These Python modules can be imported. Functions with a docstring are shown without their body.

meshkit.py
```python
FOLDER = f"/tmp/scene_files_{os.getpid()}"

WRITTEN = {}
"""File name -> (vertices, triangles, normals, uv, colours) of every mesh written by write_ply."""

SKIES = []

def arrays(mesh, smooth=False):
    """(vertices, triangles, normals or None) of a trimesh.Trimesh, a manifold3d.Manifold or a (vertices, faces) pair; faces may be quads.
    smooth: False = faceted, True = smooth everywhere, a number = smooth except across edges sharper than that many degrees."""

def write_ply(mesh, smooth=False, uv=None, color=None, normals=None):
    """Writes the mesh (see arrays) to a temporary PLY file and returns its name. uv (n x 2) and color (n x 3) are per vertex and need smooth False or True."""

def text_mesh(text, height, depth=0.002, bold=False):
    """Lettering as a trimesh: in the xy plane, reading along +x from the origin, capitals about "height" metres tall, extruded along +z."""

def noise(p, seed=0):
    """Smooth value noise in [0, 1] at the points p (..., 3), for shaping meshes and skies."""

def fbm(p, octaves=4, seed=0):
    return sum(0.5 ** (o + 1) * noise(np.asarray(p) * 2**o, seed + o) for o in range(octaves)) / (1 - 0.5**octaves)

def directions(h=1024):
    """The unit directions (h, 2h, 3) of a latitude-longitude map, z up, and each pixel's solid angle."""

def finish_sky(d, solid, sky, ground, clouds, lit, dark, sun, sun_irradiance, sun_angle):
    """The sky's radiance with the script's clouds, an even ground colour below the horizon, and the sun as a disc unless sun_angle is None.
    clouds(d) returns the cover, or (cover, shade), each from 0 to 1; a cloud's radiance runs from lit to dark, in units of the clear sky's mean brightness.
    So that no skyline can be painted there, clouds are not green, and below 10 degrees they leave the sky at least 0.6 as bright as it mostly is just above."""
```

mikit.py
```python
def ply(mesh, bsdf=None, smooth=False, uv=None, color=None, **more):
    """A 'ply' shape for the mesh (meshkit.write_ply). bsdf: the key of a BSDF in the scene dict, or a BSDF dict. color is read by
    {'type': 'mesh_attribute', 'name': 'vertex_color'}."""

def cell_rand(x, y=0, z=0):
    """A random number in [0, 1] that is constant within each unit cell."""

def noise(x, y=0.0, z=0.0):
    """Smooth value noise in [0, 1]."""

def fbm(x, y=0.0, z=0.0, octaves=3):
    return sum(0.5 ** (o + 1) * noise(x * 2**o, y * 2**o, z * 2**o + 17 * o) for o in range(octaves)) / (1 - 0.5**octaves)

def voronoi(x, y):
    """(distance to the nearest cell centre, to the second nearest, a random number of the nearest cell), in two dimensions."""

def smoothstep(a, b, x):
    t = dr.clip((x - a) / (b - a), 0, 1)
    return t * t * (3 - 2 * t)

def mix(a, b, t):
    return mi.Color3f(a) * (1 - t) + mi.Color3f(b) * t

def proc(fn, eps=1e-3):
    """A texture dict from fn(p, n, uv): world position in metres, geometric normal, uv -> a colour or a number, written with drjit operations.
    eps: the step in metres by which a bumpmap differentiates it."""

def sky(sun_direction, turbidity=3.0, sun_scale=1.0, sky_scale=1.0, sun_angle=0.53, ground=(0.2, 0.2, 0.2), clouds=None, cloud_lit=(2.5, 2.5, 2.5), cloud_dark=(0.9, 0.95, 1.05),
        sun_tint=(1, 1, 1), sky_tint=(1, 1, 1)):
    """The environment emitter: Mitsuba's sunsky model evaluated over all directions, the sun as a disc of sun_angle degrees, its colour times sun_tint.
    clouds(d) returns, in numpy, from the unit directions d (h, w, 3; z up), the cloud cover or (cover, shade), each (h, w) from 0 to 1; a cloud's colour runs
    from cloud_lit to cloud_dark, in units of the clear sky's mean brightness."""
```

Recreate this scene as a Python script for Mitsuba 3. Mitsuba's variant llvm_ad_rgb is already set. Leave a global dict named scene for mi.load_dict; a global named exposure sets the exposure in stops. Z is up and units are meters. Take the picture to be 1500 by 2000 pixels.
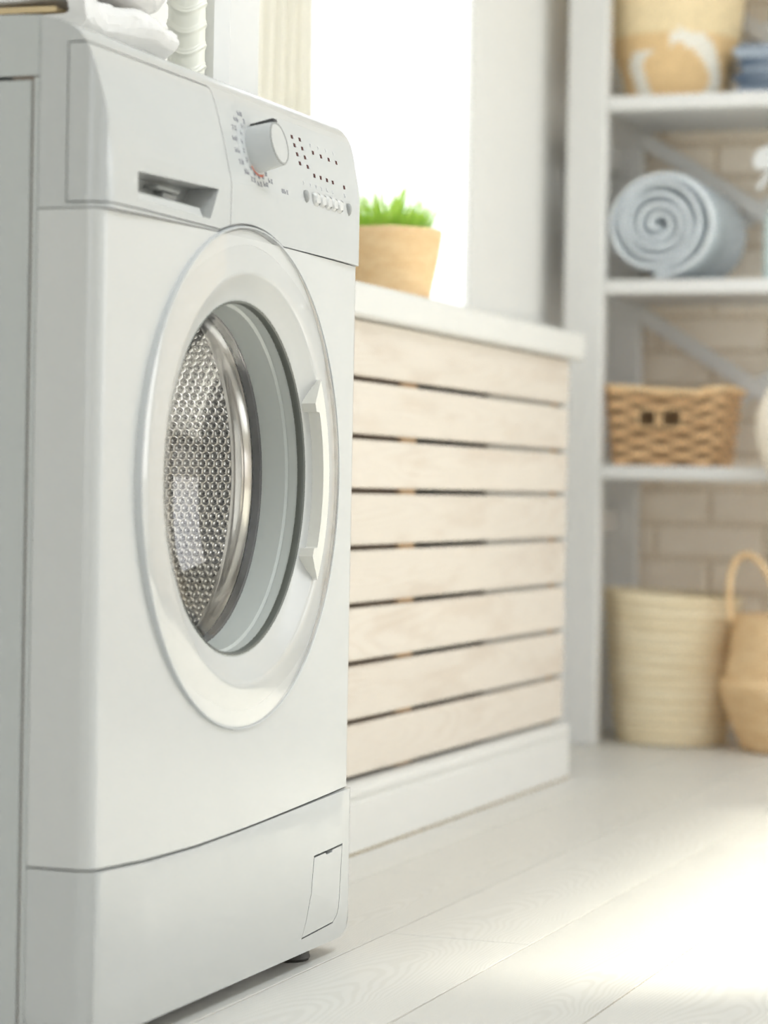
import math, random
import numpy as np
import drjit as dr
import mitsuba as mi
import trimesh
import manifold3d as m3
from manifold3d import Manifold, CrossSection
import shapely
from shapely.geometry import Polygon, LineString, Point
import mikit
import meshkit
from mikit import noise, fbm, smoothstep, mix, cell_rand, proc

T = mi.ScalarTransform4f
PI = math.pi
rng = np.random.default_rng(7)
random.seed(7)

# ------------------------------------------------------------------ camera, sky, sun, exposure
FOCAL_PX, YAW, ROLL, PITCH = 5000.0, 20.0, 1.05, -0.48
CAM = np.array([0.936, -1.884, 0.477])
_a, _p, _r = map(math.radians, (YAW, PITCH, ROLL))
fwd = np.array([-math.sin(_a) * math.cos(_p), math.cos(_a) * math.cos(_p), math.sin(_p)])
right0 = np.array([math.cos(_a), math.sin(_a), 0.0])
up0 = np.cross(right0, fwd)
up = up0 * math.cos(_r) - right0 * math.sin(_r)
scene, labels = {}, {}
scene['camera'] = {
    'type': 'thinlens', 'fov': 2 * math.degrees(math.atan(750 / FOCAL_PX)), 'fov_axis': 'x',
    'aperture_radius': 0.0105, 'focus_distance': 2.58, 'near_clip': 0.05, 'far_clip': 200.0,
    'to_world': T().look_at(origin=CAM.tolist(), target=(CAM + fwd).tolist(), up=up.tolist()),
}
exposure = 4.38
SUN_AZ, SUN_EL = math.atan2(0.37, 0.93), math.radians(37.9)
sun_dir = [math.cos(SUN_AZ) * math.cos(SUN_EL), math.sin(SUN_AZ) * math.cos(SUN_EL), math.sin(SUN_EL)]
scene['sky'] = mikit.sky(sun_dir, turbidity=4.0, sun_scale=0.43, sun_tint=(0.83, 1.0, 1.2), sky_scale=1.0, sun_angle=4.0,
                         ground=(0.35, 0.34, 0.32), sky_tint=(1.08, 1.0, 0.94),
                         clouds=lambda d: 0.72 + 0.25 * meshkit.fbm(d * 3.0, 3), cloud_lit=(1.5, 1.5, 1.5), cloud_dark=(1.2, 1.2, 1.22))


# ------------------------------------------------------------------ materials
def rgb(*c):
    return {'type': 'rgb', 'value': list(c)}


def plastic(c, alpha=0.06, ior=1.49):
    return {'type': 'twosided', 'b': {'type': 'roughplastic', 'diffuse_reflectance': c if isinstance(c, dict) else rgb(*c),
                                      'alpha': alpha, 'int_ior': ior, 'distribution': 'ggx'}}


def matte(c):
    return {'type': 'twosided', 'b': {'type': 'diffuse', 'reflectance': c if isinstance(c, dict) else rgb(*c)}}


def metal(c, rough):
    return {'type': 'twosided', 'b': {'type': 'principled', 'base_color': rgb(*c), 'metallic': 1.0, 'roughness': rough, 'specular': 0.5}}


def bumped(inner, fn, scale, eps=5e-4):
    t = proc(fn, eps)
    return {'type': 'twosided', 'b': {'type': 'bumpmap', 'arbitrary': t, 'scale': scale, 'b': inner['b'] if inner['type'] == 'twosided' else inner}}


def plank_colour(p, n, uv):
    """whitewashed oak: cathedral rings, one trunk centre per plank"""
    k = dr.floor((p.x + 0.155) / 0.16)
    m = dr.floor((p.y - 1.14 + 0.43 * k) / 1.28)
    r1, r2, r3 = cell_rand(k, m, 3), cell_rand(k, m, 5), cell_rand(k, m, 9)
    u = (p.x + 0.155) / 0.16 - k - 0.5
    wob = fbm(p.x * 14 + 31 * r1, p.y * 5 + 17 * r2, 0.0, 3) - 0.5
    uu = (u + (r1 - 0.5) * 0.5) * 0.16 + wob * 0.02
    vv = 0.03 + (p.y * (0.10 + 0.09 * r3) + r2 * 0.4) + wob * 0.05
    d = dr.sqrt(uu * uu * 2.2 + vv * vv * 0.16)
    ring = 0.5 + 0.5 * dr.sin(d * 2 * PI / 0.0030)
    ring = smoothstep(0.25, 0.95, ring)
    fine = noise(p.x * 900, p.y * 40, r1 * 50)
    t = 0.45 * ring * (0.55 + 0.9 * noise(p.x * 9, p.y * 3, 4.0)) + 0.18 * fine
    tone = 0.965 + 0.07 * r2
    return mix([0.80, 0.79, 0.755], [0.72, 0.705, 0.66], t) * tone


def slat_colour(p, n, uv):
    k = dr.floor((p.z + 0.05) / 0.0755)
    r1 = cell_rand(k, 2, 3)
    wob = fbm(p.y * 3.2 + 41 * r1, p.z * 16, 2.0, 3) - 0.5
    zz = (p.z + 0.05) / 0.0755 - k - 0.5
    d = dr.sqrt(dr.square(zz * 0.07 + wob * 0.035) * 3 + dr.square((p.y - 1.0 - r1) * 0.09 + wob * 0.05))
    ring = smoothstep(0.3, 1.0, 0.5 + 0.5 * dr.sin(d * 2 * PI / 0.011))
    blotch = fbm(p.y * 6 + 9 * r1, p.z * 30, 7.0, 3)
    return mix([0.76, 0.695, 0.62], [0.66, 0.57, 0.485], 0.35 * ring * noise(p.y * 4, p.z * 12, 1.0) + 0.55 * smoothstep(0.45, 0.8, blotch)) * (0.97 + 0.05 * r1)


def brick_colour(p, n, uv):
    kz = dr.floor(p.z / 0.07)
    kx = dr.floor((p.x + 0.4405 + 0.1125 * (kz - 2 * dr.floor(kz / 2))) / 0.225)
    r = cell_rand(kx, kz, 1)
    b = fbm(p.x * 18, p.z * 30, 3.0, 4)
    return mix([0.95, 0.88, 0.78], [0.86, 0.77, 0.65], 0.7 * b + 0.35 * (r - 0.5)) 


def weave_tan(p, n, uv):
    b = noise(p.x * 130, p.y * 130, p.z * 260)
    c = fbm(p.x * 25, p.y * 25, p.z * 60, 2)
    return mix([0.90, 0.70, 0.45], [0.66, 0.43, 0.22], 0.5 * b + 0.6 * c)


M = scene
M['washer_white'] = plastic((0.585, 0.59, 0.58), 0.04)
M['fascia_white'] = plastic((0.515, 0.525, 0.52), 0.04)
M['washer_side'] = plastic((0.54, 0.56, 0.55), 0.12)
M['door_white'] = plastic((0.54, 0.545, 0.535), 0.06)
M['cream_plastic'] = plastic((0.84, 0.83, 0.77), 0.15)
M['seal_grey'] = plastic((0.56, 0.59, 0.57), 0.10)
M['dark_rubber'] = plastic((0.06, 0.062, 0.065), 0.25)
M['edge_rubber'] = plastic((0.13, 0.14, 0.125), 0.15)
M['recess_grey'] = plastic((0.42, 0.43, 0.42), 0.2)
M['knob_grey'] = plastic((0.62, 0.64, 0.645), 0.15)
M['button_grey'] = plastic((0.42, 0.43, 0.42), 0.2)
M['print_grey'] = matte((0.26, 0.26, 0.29))
M['print_pale'] = matte((0.55, 0.56, 0.57))
M['print_red'] = matte((0.62, 0.22, 0.16))
M['led_dark'] = matte((0.10, 0.055, 0.05))
M['steel'] = metal((0.80, 0.785, 0.76), 0.16)
M['punched_steel'] = {'type': 'twosided', 'b': {'type': 'principled', 'base_color': {'type': 'mesh_attribute', 'name': 'vertex_color'}, 'metallic': 1.0, 'roughness': 0.11, 'specular': 0.5}}
M['chrome'] = metal((0.86, 0.85, 0.83), 0.10)
M['shell_clear'] = {'type': 'thindielectric', 'int_ior': 1.45}
M['pane_glass'] = {'type': 'thindielectric', 'int_ior': 1.5}
M['foot_dark'] = plastic((0.055, 0.05, 0.045), 0.3)
M['wall_paint'] = matte((0.86, 0.855, 0.84))
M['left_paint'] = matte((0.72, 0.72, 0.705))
M['ceiling_paint'] = matte((0.86, 0.86, 0.84))
M['trim_white'] = plastic((0.84, 0.835, 0.81), 0.2)
M['shelf_white'] = plastic((0.88, 0.875, 0.86), 0.22)
M['oak_floor'] = {'type': 'twosided', 'b': {'type': 'roughplastic', 'diffuse_reflectance': proc(plank_colour), 'alpha': 0.17, 'int_ior': 1.45, 'distribution': 'ggx'}}
M['floor_joint'] = matte((0.30, 0.24, 0.15))
M['slat_wood'] = {'type': 'twosided', 'b': {'type': 'roughplastic', 'diffuse_reflectance': proc(slat_colour), 'alpha': 0.35, 'int_ior': 1.4}}
M['raw_wood'] = matte((0.80, 0.58, 0.37))
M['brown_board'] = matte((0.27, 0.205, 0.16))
M['shade_black'] = matte((0.022, 0.026, 0.016))  # near-black colour for the shade behind the slats
M['brick'] = matte(proc(brick_colour))
M['mortar'] = matte((0.76, 0.69, 0.59))
M['weave'] = matte(proc(weave_tan))
M['vertex_matte'] = matte({'type': 'mesh_attribute', 'name': 'vertex_color'})
M['grass'] = {'type': 'principledthin', 'base_color': rgb(0.50, 0.74, 0.14), 'roughness': 0.5, 'diff_trans': 0.9, 'spec_trans': 0.0}
M['soil'] = matte((0.08, 0.06, 0.045))
M['towel_white'] = {'type': 'twosided', 'b': {'type': 'bumpmap', 'arbitrary': proc(lambda p, n, uv: noise(p.x * 700, p.y * 700, p.z * 700) + 0.6 * noise(p.x * 330, p.y * 330, p.z * 330), 3e-4), 'scale': 0.0012, 'b': {'type': 'diffuse', 'reflectance': rgb(0.80, 0.79, 0.775)}}}
M['towel_grey'] = matte(proc(lambda p, n, uv: mix([0.55, 0.60, 0.64], [0.42, 0.47, 0.51], fbm(p.x * 60, p.y * 60, p.z * 60, 3))))
M['towel_lit_hem'] = matte((0.72, 0.76, 0.79))  # towel colour made paler to paint light on the hem edges
M['beige_tone'] = matte((0.70, 0.55, 0.33))
M['ceramic'] = plastic((0.82, 0.82, 0.74), 0.08)
M['bottle_white'] = plastic((0.86, 0.86, 0.85), 0.2)
M['bottle_mint'] = plastic((0.72, 0.83, 0.80), 0.2)
M['casing_cream'] = {'type': 'principledthin', 'base_color': rgb(0.90, 0.88, 0.82), 'roughness': 0.8, 'diff_trans': 1.0, 'spec_trans': 0.0}
M['cream_cloth'] = matte((0.82, 0.74, 0.62))


# ------------------------------------------------------------------ mesh helpers
def add(key, mesh, mat, smooth=False, color=None, uv=None):
    if key in scene:
        k = 1
        while f'{key}_{k:03d}' in scene:
            k += 1
        key = f'{key}_{k:03d}'
    scene[key] = mikit.ply(mesh, mat, smooth=smooth, color=color, uv=uv)
    return key


def tag(key, label=None, category=None, group=None, kind=None):
    d = {}
    if label: d['label'] = label
    if category: d['category'] = category
    if group: d['group'] = group
    if kind: d['kind'] = kind
    labels[key] = d


def tm(man):
    m = man.to_mesh()
    return trimesh.Trimesh(np.array(m.vert_properties[:, :3]), np.array(m.tri_verts), process=False)


def man(mesh):
    return Manifold(m3.Mesh(np.asarray(mesh.vertices, np.float32), np.asarray(mesh.faces, np.uint32)))


def cbox(x0, x1, y0, y1, z0, z1, c=0.002):
    """box with chamfered edges"""
    lo, hi = np.array([x0, y0, z0]), np.array([x1, y1, z1])
    c = min(c, *(hi - lo) * 0.45)
    pts = []
    for s in np.ndindex(2, 2, 2):
        corner = np.where(s, hi, lo)
        sg = np.where(s, -1, 1)
        for k in range(3):
            q = corner + sg * c
            q[k] = corner[k]
            pts.append(q)
    return trimesh.convex.convex_hull(np.array(pts))


def mbox(x0, x1, y0, y1, z0, z1):
    return Manifold.cube([x1 - x0, y1 - y0, z1 - z0]).translate([x0, y0, z0])


def cs(pts):
    return CrossSection([np.asarray(pts, float)], m3.FillRule.NonZero)


def ext_z(pts, z0, z1, div=0):
    return cs(pts).extrude(z1 - z0, n_divisions=div).translate([0, 0, z0])


def ext_x(pts_yz, x0, x1):
    """polygon in (y, z) extruded along x"""
    return cs(pts_yz).extrude(x1 - x0).transform([[0, 0, 1, x0], [1, 0, 0, 0], [0, 1, 0, 0]])


def ext_y(pts_zx, y0, y1, div=0):
    """polygon in (z, x) extruded along y"""
    return cs(pts_zx).extrude(y1 - y0, n_divisions=div).transform([[0, 1, 0, 0], [0, 0, 1, y0], [1, 0, 0, 0]])


def geom_pts(pg):
    return [np.asarray(pg.exterior.coords)[:-1]] + [np.asarray(h.coords)[:-1] for h in pg.interiors]


def ext_poly(pg, h, div=0):
    return CrossSection(geom_pts(pg), m3.FillRule.EvenOdd).extrude(h, n_divisions=div)


def lathe(profile, n=96, axis='z', center=(0, 0, 0)):
    """profile: (r, height) list; a closed loop or open (from r = 0 to r = 0)"""
    m = trimesh.creation.revolve(np.asarray(profile, float), sections=n)
    if m.is_volume is False and m.volume < 0 or m.volume < 0:
        m.invert()
    v = np.array(m.vertices)
    if axis == 'x':
        v = v[:, [2, 0, 1]]
    elif axis == 'y':
        v = v[:, [1, 2, 0]]
    return trimesh.Trimesh(v + np.asarray(center), np.array(m.faces), process=False)


def tube(path, r, sides=10, closed=False):
    p = np.asarray(path, float)
    n = len(p)
    t = np.roll(p, -1, 0) - np.roll(p, 1, 0) if closed else np.gradient(p, axis=0)
    t /= np.linalg.norm(t, axis=1, keepdims=True)
    a = np.cross(t[0], [0.31, 0.2, 0.93]); a /= np.linalg.norm(a)
    A = []
    for i in range(n):
        a = a - t[i] * (a @ t[i]); a /= np.linalg.norm(a); A.append(a)
    A = np.array(A); B = np.cross(t, A)
    ang = np.arange(sides) * 2 * PI / sides
    rr = np.broadcast_to(r, (n,))
    v = p[:, None] + rr[:, None, None] * (np.cos(ang)[None, :, None] * A[:, None] + np.sin(ang)[None, :, None] * B[:, None])
    f = []
    for i in range(n if closed else n - 1):
        i2 = (i + 1) % n
        for j in range(sides):
            j2 = (j + 1) % sides
            f += [[i * sides + j, i * sides + j2, i2 * sides + j2], [i * sides + j, i2 * sides + j2, i2 * sides + j]]
    v = v.reshape(-1, 3)
    if not closed:
        c0, c1 = len(v), len(v) + 1
        v = np.vstack([v, p[:1], p[-1:]])
        for j in range(sides):
            j2 = (j + 1) % sides
            f += [[c0, j2, j], [c1, (n - 1) * sides + j, (n - 1) * sides + j2]]
    return trimesh.Trimesh(v, np.array(f), process=False)


def grid_faces(nu, nv, wrap_u=False):
    i, j = np.meshgrid(np.arange(nu if wrap_u else nu - 1), np.arange(nv - 1), indexing='ij')
    i2 = (i + 1) % nu
    q = np.stack([i * nv + j, i2 * nv + j, i2 * nv + j + 1, i * nv + j + 1], -1).reshape(-1, 4)
    return np.vstack([q[:, [0, 1, 2]], q[:, [0, 2, 3]]])


def cat(ms):
    return trimesh.util.concatenate(ms)


# ------------------------------------------------------------------ room shell
X_L, X_R, Y_F, Y_B, Z_C = -0.47, 2.60, -5.20, 3.20, 2.60
# floor: joint-coloured base and one plank per entry
add('floor', cbox(X_L - 0.1, X_R + 0.1, Y_F - 0.1, Y_B + 0.1, -0.06, -0.0016, 0.001), 'floor_joint')
tag('floor', 'pale whitewashed oak plank floor', kind='structure')
for k in range(-2, 18):
    xa, xb = -0.155 + 0.16 * k, 0.005 + 0.16 * k
    if xb < X_L or xa > X_R:
        continue
    base = 1.14 - 0.43 * k
    n0 = math.floor((Y_F - 0.1 - base) / 1.28)
    for m in range(n0, n0 + 9):
        ya, yb = base + m * 1.28, base + (m + 1) * 1.28
        ya, yb = max(ya, Y_F - 0.1), min(yb, Y_B + 0.1)
        if yb - ya < 0.01:
            continue
        add('floor__plank', cbox(max(xa, X_L - 0.1) + 0.0010, min(xb, X_R + 0.1) - 0.0010, ya + 0.0009, yb - 0.0009, -0.012, 0.0, 0.0004), 'oak_floor')
FILL_LIGHT = 0.38


add('ceiling', cbox(X_L - 0.2, X_R + 0.2, Y_F - 0.2, Y_B + 0.2, Z_C, Z_C + 0.1, 0.001), 'ceiling_paint')
tag('ceiling', 'white ceiling', kind='structure')


# long flat light panel on the ceiling, added out of view as fill
lx, ly, lw, ll = 1.35, 0.45, 0.33, 1.15
tag('ceiling_fill_light', 'unseen long flat ceiling panel added for fill light', 'lamp')
add('ceiling_fill_light__frame', tm(mbox(lx - lw - .02, lx + lw + .02, ly - ll - .02, ly + ll + .02, Z_C - .016, Z_C) - mbox(lx - lw, lx + lw, ly - ll, ly + ll, Z_C - 1, Z_C - .008)), 'trim_white')
v_ = np.array([[lx - lw, ly - ll, Z_C - .012], [lx - lw, ly + ll, Z_C - .012], [lx + lw, ly + ll, Z_C - .012], [lx + lw, ly - ll, Z_C - .012]])
scene['ceiling_fill_light__diffuser'] = {**mikit.ply(trimesh.Trimesh(v_, [[0, 1, 2], [0, 2, 3]], process=False), 'trim_white'),
                                   'emitter': {'type': 'area', 'radiance': rgb(FILL_LIGHT * 0.93, FILL_LIGHT, FILL_LIGHT * 1.06)}}


def wall_with_holes(y0, y1, z0, z1, holes, x0, x1):
    w = mbox(x0, x1, y0, y1, z0, z1)
    for (a, b, c, d) in holes:
        w = w - mbox(x0 - 1, x1 + 1, a, b, c, d)
    return tm(w)


WIN_L = (1.60, 2.397, 0.795, 2.15)
wl = mbox(X_L - 0.12, X_L, Y_F, Y_B + 0.1, 0, Z_C) - mbox(X_L - 1, X_L + 1, *WIN_L) - mbox(X_L - 1, X_L - 0.012, WIN_L[0] - 0.1, 2.95, WIN_L[2] - 0.1, WIN_L[3] + 0.1)
add('wall_left', tm(wl), 'left_paint')
tag('wall_left', 'white wall with the bright window above the slatted cover', kind='structure')
WIN_R = [(1.42, 3.05, 0.10, 2.12)]
add('wall_right', wall_with_holes(Y_F, Y_B + 0.1, 0, Z_C, WIN_R, X_R, X_R + 0.14), 'wall_paint')
tag('wall_right', 'white wall with tall windows', kind='structure')
WIN_F = (-0.25, 2.45, 0.06, 2.42)
add('wall_front', tm(mbox(X_L - 0.1, X_R + 0.1, Y_F - 0.14, Y_F, 0, Z_C) - mbox(WIN_F[0], WIN_F[1], Y_F - 1, Y_F + 1, WIN_F[2], WIN_F[3])), 'wall_paint')
tag('wall_front', 'white wall with an added wide window', kind='structure')


def window(idx, y0, y1, z0, z1, x, w=0.045, d=0.05, mull=None, label=None):
    name = f'window_{idx}'
    fr = mbox(x, x + d, y0, y1, z0, z1) - mbox(x - 1, x + 1, y0 + w, y1 - w, z0 + w, z1 - w)
    for my in (mull or []):
        fr = fr + mbox(x, x + d, my - w * 0.6, my + w * 0.6, z0, z1)
    add(name + '__frame', tm(fr), 'trim_white')
    edges = [y0 + w] + sum([[my - w * 0.6, my + w * 0.6] for my in (mull or [])], []) + [y1 - w]
    for a, b in zip(edges[::2], edges[1::2]):
        v = np.array([[x + d / 2, a, z0 + w], [x + d / 2, b, z0 + w], [x + d / 2, b, z1 - w], [x + d / 2, a, z1 - w]])
        add(name + '__pane', trimesh.Trimesh(v, [[0, 1, 2], [0, 2, 3]], process=False), 'pane_glass')
    tag(name, label or 'white framed window', kind='structure')


window(1, *WIN_L, X_L - 0.011, w=0.006, d=0.009, label='bright window behind the potted grass')
for i, h in enumerate(WIN_R):
    window(i + 2, *h, X_R + 0.05, mull=[], label='tall white framed window on the right wall')

fw = mbox(WIN_F[0], WIN_F[1], Y_F - 0.10, Y_F - 0.05, WIN_F[2], WIN_F[3])  # unseen window, added to fill the camera-facing surfaces with light
for k in range(3):
    xa_ = WIN_F[0] + 0.05 + 0.885 * k
    xb_ = xa_ + 0.83
    fw = fw - mbox(xa_, xb_, Y_F - 1, Y_F + 1, WIN_F[2] + 0.05, WIN_F[3] - 0.05)
    add('window_4__pane', trimesh.Trimesh(np.array([[xa_, Y_F - .075, WIN_F[2] + .05], [xb_, Y_F - .075, WIN_F[2] + .05], [xb_, Y_F - .075, WIN_F[3] - .05], [xa_, Y_F - .075, WIN_F[3] - .05]]), [[0, 1, 2], [0, 2, 3]], process=False), 'pane_glass')
add('window_4__frame', tm(fw), 'trim_white')
tag('window_4', 'unseen wide white framed window added behind the camera for fill light', kind='structure')

# window sill under the left window
add('trim_1', cbox(X_L, X_L + 0.03, 1.0, 2.9, 0.765, 0.797, 0.003), 'trim_white')
tag('trim_1', 'narrow white window sill behind the slatted cover top', kind='structure')

# ---- brick wall
add('wall_back', cbox(X_L - 0.1, X_R + 0.2, Y_B + 0.010, Y_B + 0.14, 0, Z_C, 0.001), 'mortar')
tag('wall_back', 'beige brick wall behind the white shelf unit', kind='structure')
rest = []
for kz in range(0, 38):
    z0, z1 = kz * 0.07, min(kz * 0.07 + 0.07, Z_C)
    sh = 0.1125 * (kz % 2)
    for kx in range(-1, 15):
        xa = -0.4405 - sh + kx * 0.225
        xb = xa + 0.225
        if xb < X_L + 0.01 or xa > X_R:
            continue
        r_ = rng.uniform(-0.0018, 0.0018)
        b = cbox(max(xa, X_L) + 0.004, min(xb, X_R) - 0.004, Y_B + r_, Y_B + 0.03, z0 + 0.004, z1 - 0.004, 0.004)
        if xa < 0.15 and z0 < 1.55:
            add('wall_back__brick', b, 'brick')
        else:
            rest.append(b)
k_ = add('wall_back__far_bricks', cat(rest), 'brick')
labels[k_] = {'kind': 'stuff'}

# ------------------------------------------------------------------ washing machine
W = 'washing_machine'
tag(W, 'white glossy front-loading washing machine with a big round door', 'washing machine')
BULGE = 0.006


def front_x(y):
    return BULGE * (1 - ((y - 0.3) / 0.3) ** 2)


def plan(back, rc=0.014, n=28, off=0.0):
    """plan outline (x, y) with rounded front corners and a slightly bowed front"""
    pts = [(back, 0.0)]
    for t in np.linspace(0, PI / 2, 9):
        pts.append((-rc + rc * math.sin(t) + off * (t > 0.8), rc - rc * math.cos(t)))
    for y in np.linspace(rc, 0.6 - rc, n)[1:-1]:
        pts.append((front_x(y) - front_x(rc) * max(0, 1 - (y - rc) / 0.05, 1 - (0.6 - rc - y) / 0.05) + off, y))
    for t in np.linspace(PI / 2, 0, 9):
        pts.append((-rc + rc * math.sin(t) + off * (t > 0.8), 0.6 - rc + rc * math.cos(t)))
    pts.append((back, 0.6))
    return np.array(pts)[::-1] if Polygon(pts).exterior.is_ccw is False else np.array(pts)


def seam_t(y):
    return 0.7045 + 0.0035 * np.clip(y / 0.3, 0, 1) - 0.0 * y


def seam_b(y):
    return np.interp(y, [-1, 0, .1, .2, .3, .4, .5, .6, 2], [.163, .1608, .1576, .1574, .160, .1636, .1672, .1705, .1705])


DY, DZ, RD = 0.30, 0.486, 0.230
yy = np.linspace(-0.02, 0.62, 40)
circle = lambda r, n=160: np.array([(DY + r * math.cos(t), DZ + r * math.sin(t)) for t in np.arange(n) * 2 * PI / n])
G = 0.0009
panel_poly = np.vstack([np.stack([yy, seam_b(yy) + G], 1), np.stack([yy[::-1], seam_t(yy[::-1]) - G], 1)])
panel = ext_z(plan(-0.058), 0.0, 1.0) ^ ext_x(panel_poly, -0.1, 0.1)
panel = panel - ext_x(circle(0.215), -0.2, 0.2)
add(W + '__front_panel', tm(panel), 'washer_white', smooth=30)

# fascia: (z, x) profile leaning back to a rounded top
prof = [(.700, -.07), (.700, .0035), (.706, .006), (.7535, .0065), (.7575, .0056), (.771, .003), (.790, -.0005), (.808, -.0048), (.822, -.0082), (.834, -.0120),
        (.842, -.0165), (.848, -.0215), (.853, -.0275), (.857, -.0350), (.860, -.0430), (.862, -.052), (.8635, -.07)]
fas = ext_y(prof, -0.1, 0.7) ^ ext_z(plan(-0.058, rc=0.016, off=0.004), 0.0, 1.0)
fas_poly = np.vstack([np.stack([yy, seam_t(yy)], 1), [(0.62, 0.9), (-0.02, 0.9)]])
fas = fas ^ ext_x(fas_poly, -0.1, 0.1)
fas = fas - ext_x(circle(RD + 0.0045), -0.0, 0.2) - ext_x(circle(0.220), -0.2, 0.2)
# soften the top near corner
dr_poly = [(-0.05, 0.7095), (0.2495, 0.7095), (0.2495, 0.7575), (0.243, 0.8395), (-0.05, 0.8395)]
dr_big = [(-0.05, 0.7083), (0.2507, 0.7083), (0.2507, 0.7577), (0.2442, 0.8407), (-0.05, 0.8407)]
slot_out = [(0.056, 0.7175), (0.205, 0.7160), (0.222, 0.7445), (0.056, 0.7400)]
drawer = (fas ^ ext_x(dr_poly, -0.0315, 0.1)) - ext_x(slot_out, -0.024, 0.1)
fascia = fas - ext_x(dr_big, -0.0327, 0.1)
# finger dent on the far edge
dent = man(trimesh.creation.icosphere(3, 1.0)).scale([0.012, 0.016, 0.022]).translate([0.003, 0.606, 0.736])
fascia = fascia - dent
add(W + '__control_panel', tm(fascia), 'fascia_white', smooth=30)
add(W + '__detergent_drawer', tm(drawer), 'fascia_white', smooth=30)
# drawer handle pocket: grey lining with a pale tongue
lining = ext_x([(0.0565, 0.718), (0.2045, 0.7165), (0.2215, 0.744), (0.0565, 0.7395)], -0.0275, -0.0235)
add(W + '__detergent_drawer__pocket_back', tm(lining), 'recess_grey')
add(W + '__detergent_drawer__latch', cat([cbox(-0.0235, -0.010, 0.128, 0.175, 0.7345, 0.738, 0.001), cbox(-0.0235, -0.015, 0.150, 0.178, 0.726, 0.7345, 0.001)]), 'recess_grey')
lip = ext_y([(.7175, -.0235), (.7325, -.0235), (.7255, -.004), (.7175, -.0005)], 0.058, 0.2035)
add(W + '__detergent_drawer__finger_lip', tm(lip), 'washer_white')

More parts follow.
